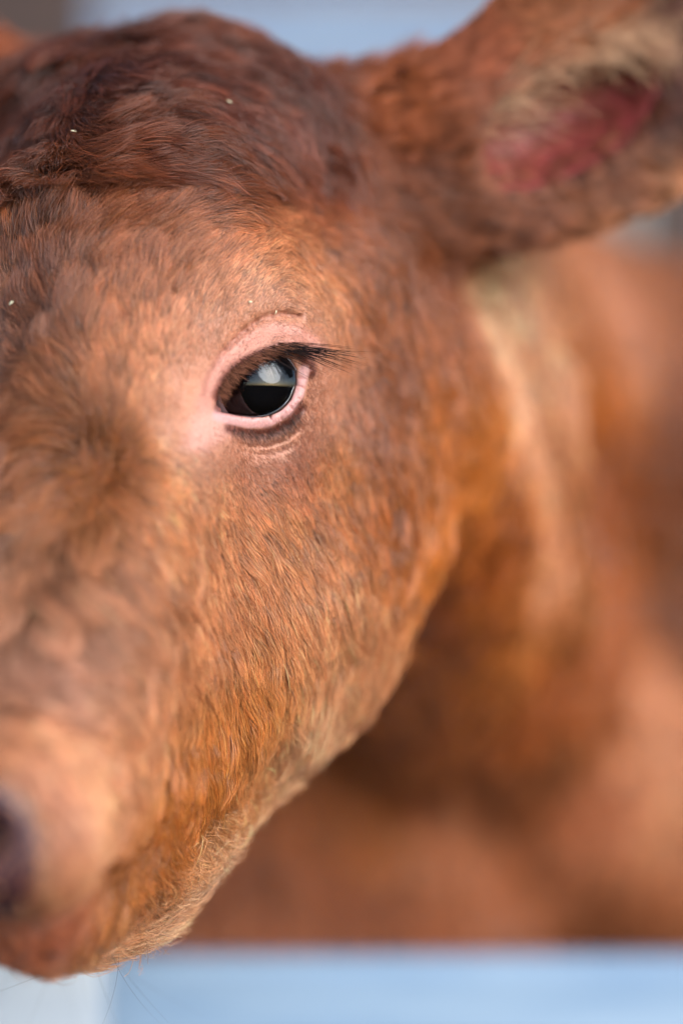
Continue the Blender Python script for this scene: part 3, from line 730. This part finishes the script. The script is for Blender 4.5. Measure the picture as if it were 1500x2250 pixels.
# long pale hairs fringing the hollow of the ear
def fringe():
    r = np.random.default_rng(5); out = []; rr = []
    cand = np.nonzero((ei > 0.5) & (ei < 9) & (facing > -0.1) & (fc[:, 0] > at(1050, 0, 80)[0]) & (fpy < 420) & ((fold(fc) - CON_C) @ EAR_AX[1] > 3))[0]
    for k in r.choice(cand, 450):
        p = fc[k] + r.normal(size=3) * 1.2; nn = fn[k]
        d0 = unit(np.array((0.75, -0.25, -0.05 + 0.35 * r.normal())) + nn * 0.35 + 0.22 * r.normal(size=3)); L = 12 + 18 * r.random(); cu = 0.25 * r.normal(size=3)
        out.append([p + d0 * L * t + cu * L * t * t * 0.7 for t in np.linspace(0, 1, 8)]); rr.append(0.11)
    return np.array(out), np.array(rr)
EP, ER = fringe()
hair_object("ear_fringe", EP, ER, np.exp(np.random.default_rng(4).normal(size=(len(EP), 1)) * 0.25) * lin((236, 188, 148))[None], hair_material("ear_hair"), calf)
def whiskers():
    r = np.random.default_rng(9); out = []; rr = []
    pts = [(r.uniform(50, 260), r.uniform(1990, 2075)) for _ in range(60)]
    root = cast([a for a, b in pts], [b for a, b in pts])
    for p in root:
        if p[1] > 60: continue
        d0 = unit(np.array((-0.55 + 0.7 * r.normal(), -0.1 + 0.2 * r.normal(), -0.75 + 0.2 * r.normal()))); L = 16 + 26 * r.random(); cu = np.array((-0.5, 0, 0.1)) * r.random() + 0.6 * r.normal(size=3)
        out.append([p + d0 * L * t + cu * L * t * t * 0.6 for t in np.linspace(0, 1, 8)]); rr.append(0.07)
    return np.array(out), np.array(rr)
WP, WR_ = whiskers()
hair_object("whiskers", WP, WR_, np.full((len(WP), 3), 0.10), hair_material("whisker_hair"), calf)
# ------------------------------------------------------------------ pen, ground, added roof
def board(name, lo, hi, material, parent=None, bev=0.004):
    b = bmesh.new(); bmesh.ops.create_cube(b, size=1)
    for v in b.verts: v.co = Vector([lo[i] + (v.co[i] + 0.5) * (hi[i] - lo[i]) for i in range(3)])
    bmesh.ops.bevel(b, geom=list(b.edges), offset=bev, segments=2, affect='EDGES')
    d = bpy.data.meshes.new(name); b.to_mesh(d); b.free(); d.materials.append(material)
    o = bpy.data.objects.new(name, d); COL.objects.link(o)
    if parent is not None: o.parent = parent
    return o
def painted(name, c1, c2, scale=8):
    m, n, l, b = mat(name); tc = n.new('ShaderNodeTexCoord'); mp = n.new('ShaderNodeMapping'); mp.inputs['Scale'].default_value = (1, 1, 5)
    l.new(tc.outputs['Object'], mp.inputs['Vector']); c, f = noise_mix(n, l, c1, c2, scale, vec=mp.outputs[0]); l.new(c, b.inputs['Base Color'])
    bp = n.new('ShaderNodeBump'); bp.inputs['Strength'].default_value = 0.3; bp.inputs['Distance'].default_value = 0.003; l.new(f, bp.inputs['Height']); l.new(bp.outputs[0], b.inputs['Normal'])
    b.inputs['Roughness'].default_value = 0.5; return m
m_pale = painted("pale_blue_paint", srgb(122, 148, 176), srgb(144, 166, 188))
m_dark = painted("dark_timber", srgb(62, 44, 40), srgb(88, 64, 56))
m_grey = painted("weathered_board", srgb(140, 166, 204), srgb(160, 182, 212))
def thing(o, label, cat, group=None):
    o["label"] = label; o["category"] = cat
    if group: o["group"] = group
    return o
def wp(px, py, d): return world_of(at(px, py, d))
a = wp(-900, 2110, 345); c = wp(2600, 2110, 345)
thing(board("pen_rail", (a[0], a[1], a[2] - 0.22), (c[0], a[1] + 0.03, a[2]), m_pale, bev=0.008), "pale blue painted board below the calf's chin and chest", "rail")
m_white = painted("white_paint", srgb(176, 186, 198), srgb(190, 198, 206))
a = wp(-260, 1950, 305); c = wp(225, 1950, 305)
thing(board("pen_post", (a[0], a[1], 0), (c[0], a[1] + 0.03, a[2]), m_white, bev=0.006), "white painted post under the calf's muzzle, in front of the pale blue board", "post")
m_gnd, n, l, b = mat("straw_ground"); tc = n.new('ShaderNodeTexCoord'); c, f = noise_mix(n, l, srgb(44, 36, 28), srgb(70, 58, 44), 6, vec=tc.outputs['Object'], detail=10); l.new(c, b.inputs['Base Color']); b.inputs['Roughness'].default_value = 0.9; b.inputs['Specular IOR Level'].default_value = 0.0
bp = n.new('ShaderNodeBump'); bp.inputs['Strength'].default_value = 0.6; bp.inputs['Distance'].default_value = 0.03; l.new(f, bp.inputs['Height']); l.new(bp.outputs[0], b.inputs['Normal'])
g = bmesh.new(); bmesh.ops.create_grid(g, x_segments=60, y_segments=60, size=60)
for v in g.verts: v.co.z = 0.012 * math.sin(v.co.x * 1.3) * math.cos(v.co.y * 1.7)
d = bpy.data.meshes.new("ground"); g.to_mesh(d); g.free(); d.materials.append(m_gnd); gr = bpy.data.objects.new("ground", d); COL.objects.link(gr); gr["kind"] = "structure"
gr.location.z = -0.02
# fence behind the calf: boards on dark posts
fence = bpy.data.objects.new("back_fence", None); COL.objects.link(fence); Y = 0.95
thing(fence, "pale painted board fence on a dark timber post behind the calf's head", "fence")
for (y0, y1) in ((-260, -52), (-14, 330)):
    a = wp(-1500, y1, Y * 1000); c = wp(2600, y0, Y * 1000)
    board("board", (a[0], Y, a[2]), (c[0], Y + 0.025, c[2]), m_grey, fence)
for x in (40, 1620):
    a = wp(x - 190, 1000, Y * 1000 - 60); c = wp(x + 150, -300, Y * 1000 - 60)
    board("post", (a[0], Y - 0.085, 0), (c[0], Y - 0.003, c[2]), m_dark, fence)
# unseen roof added to cut the sky light and darken the eye's reflection
m_roof = painted("shade_roof_timber", srgb(70, 56, 50), srgb(96, 78, 68))
roof = board("shade_roof", (-4.0, -0.35, EYE_H + 1.0), (4.0, 0.55, EYE_H + 1.06), m_roof)
thing(roof, "unseen dark roof added over the calf to limit the sky light", "roof")
wall = bpy.data.objects.new("barn_wall", None); COL.objects.link(wall); thing(wall, "weathered tan plank wall far behind the calf and fence", "wall")
m_tan = painted("tan_plank", srgb(122, 100, 88), srgb(146, 122, 104), 4)
for i in range(14):
    x = -2.8 + i * 0.4
    board("plank", (x, 2.6 + 0.006 * (i % 3), 0), (x + 0.392, 2.63 + 0.006 * (i % 3), 2.6), m_tan, wall)
# flakes of straw chaff caught in the coat
m_chaff, n, l, b = mat("straw_chaff"); c, _ = noise_mix(n, l, srgb(222, 208, 160), srgb(240, 234, 206), 900); l.new(c, b.inputs['Base Color']); b.inputs['Roughness'].default_value = 0.6
CHAFF = [(493, 245, 2.2, 1.0, 8, "largest pale straw flake on the dark fur of the forehead"), (486, 311, 1.5, .8, 7, "small white straw flake just under the largest flake on the forehead"),
         (177, 314, 2.4, .7, 9, "thin straw flake stuck in the dark curls of the forehead"), (51, 680, 2.2, 1.1, 9, "pale straw flake in the fur by the photo's left edge, level with the brow"),
         (546, 664, 1.5, .9, 2.2, "white straw flake on the pale brow above the pink eyelid"), (602, 687, 1.6, .6, 1.6, "tiny straw flake on the eyelid crease above the eye")]
cp_ = cast([q[0] for q in CHAFF], [q[1] for q in CHAFF])
for q, p in zip(CHAFF, cp_):
    r = random.Random(q[0]); b = bmesh.new(); ang = r.uniform(0, 3.1); nn = grid_normal(p[None])[0]; c = p + nn * q[4] * 0.75
    u_ax = unit(np.array((math.cos(ang), -0.2, math.sin(ang)))); v_ax = unit(np.cross(u_ax, nn)); w_ax = np.cross(u_ax, v_ax); top = []; bot = []
    for i in range(7):
        t = i / 6 * 2 - 1; wd = q[3] * 0.5 * (1 - t * t * 0.8) * r.uniform(.75, 1.15); ln = q[2] * 0.5 * t; bend = 0.25 * t * t
        for lst, hgt in ((top, 0.08), (bot, -0.08)):
            lst.append([b.verts.new(world_of(c + u_ax * ln + v_ax * s * wd + w_ax * (bend + hgt + 0.12 * abs(s)))) for s in (-1, 0, 1)])
    for i in range(6):
        for k in range(2):
            b.faces.new((top[i][k], top[i + 1][k], top[i + 1][k + 1], top[i][k + 1])); b.faces.new((bot[i][k], bot[i][k + 1], bot[i + 1][k + 1], bot[i + 1][k]))
        for k in (0, 2): b.faces.new((top[i][k], bot[i][k], bot[i + 1][k], top[i + 1][k]))
    for e in (0, 6):
        for k in range(2): b.faces.new((top[e][k], top[e][k + 1], bot[e][k + 1], bot[e][k]))
    bmesh.ops.recalc_face_normals(b, faces=b.faces)
    d = bpy.data.meshes.new("straw_flake"); b.to_mesh(d); b.free(); d.materials.append(m_chaff); o = bpy.data.objects.new("straw_flake", d); COL.objects.link(o)
    thing(o, q[5], "straw flake", "straw flakes caught in the calf's coat")
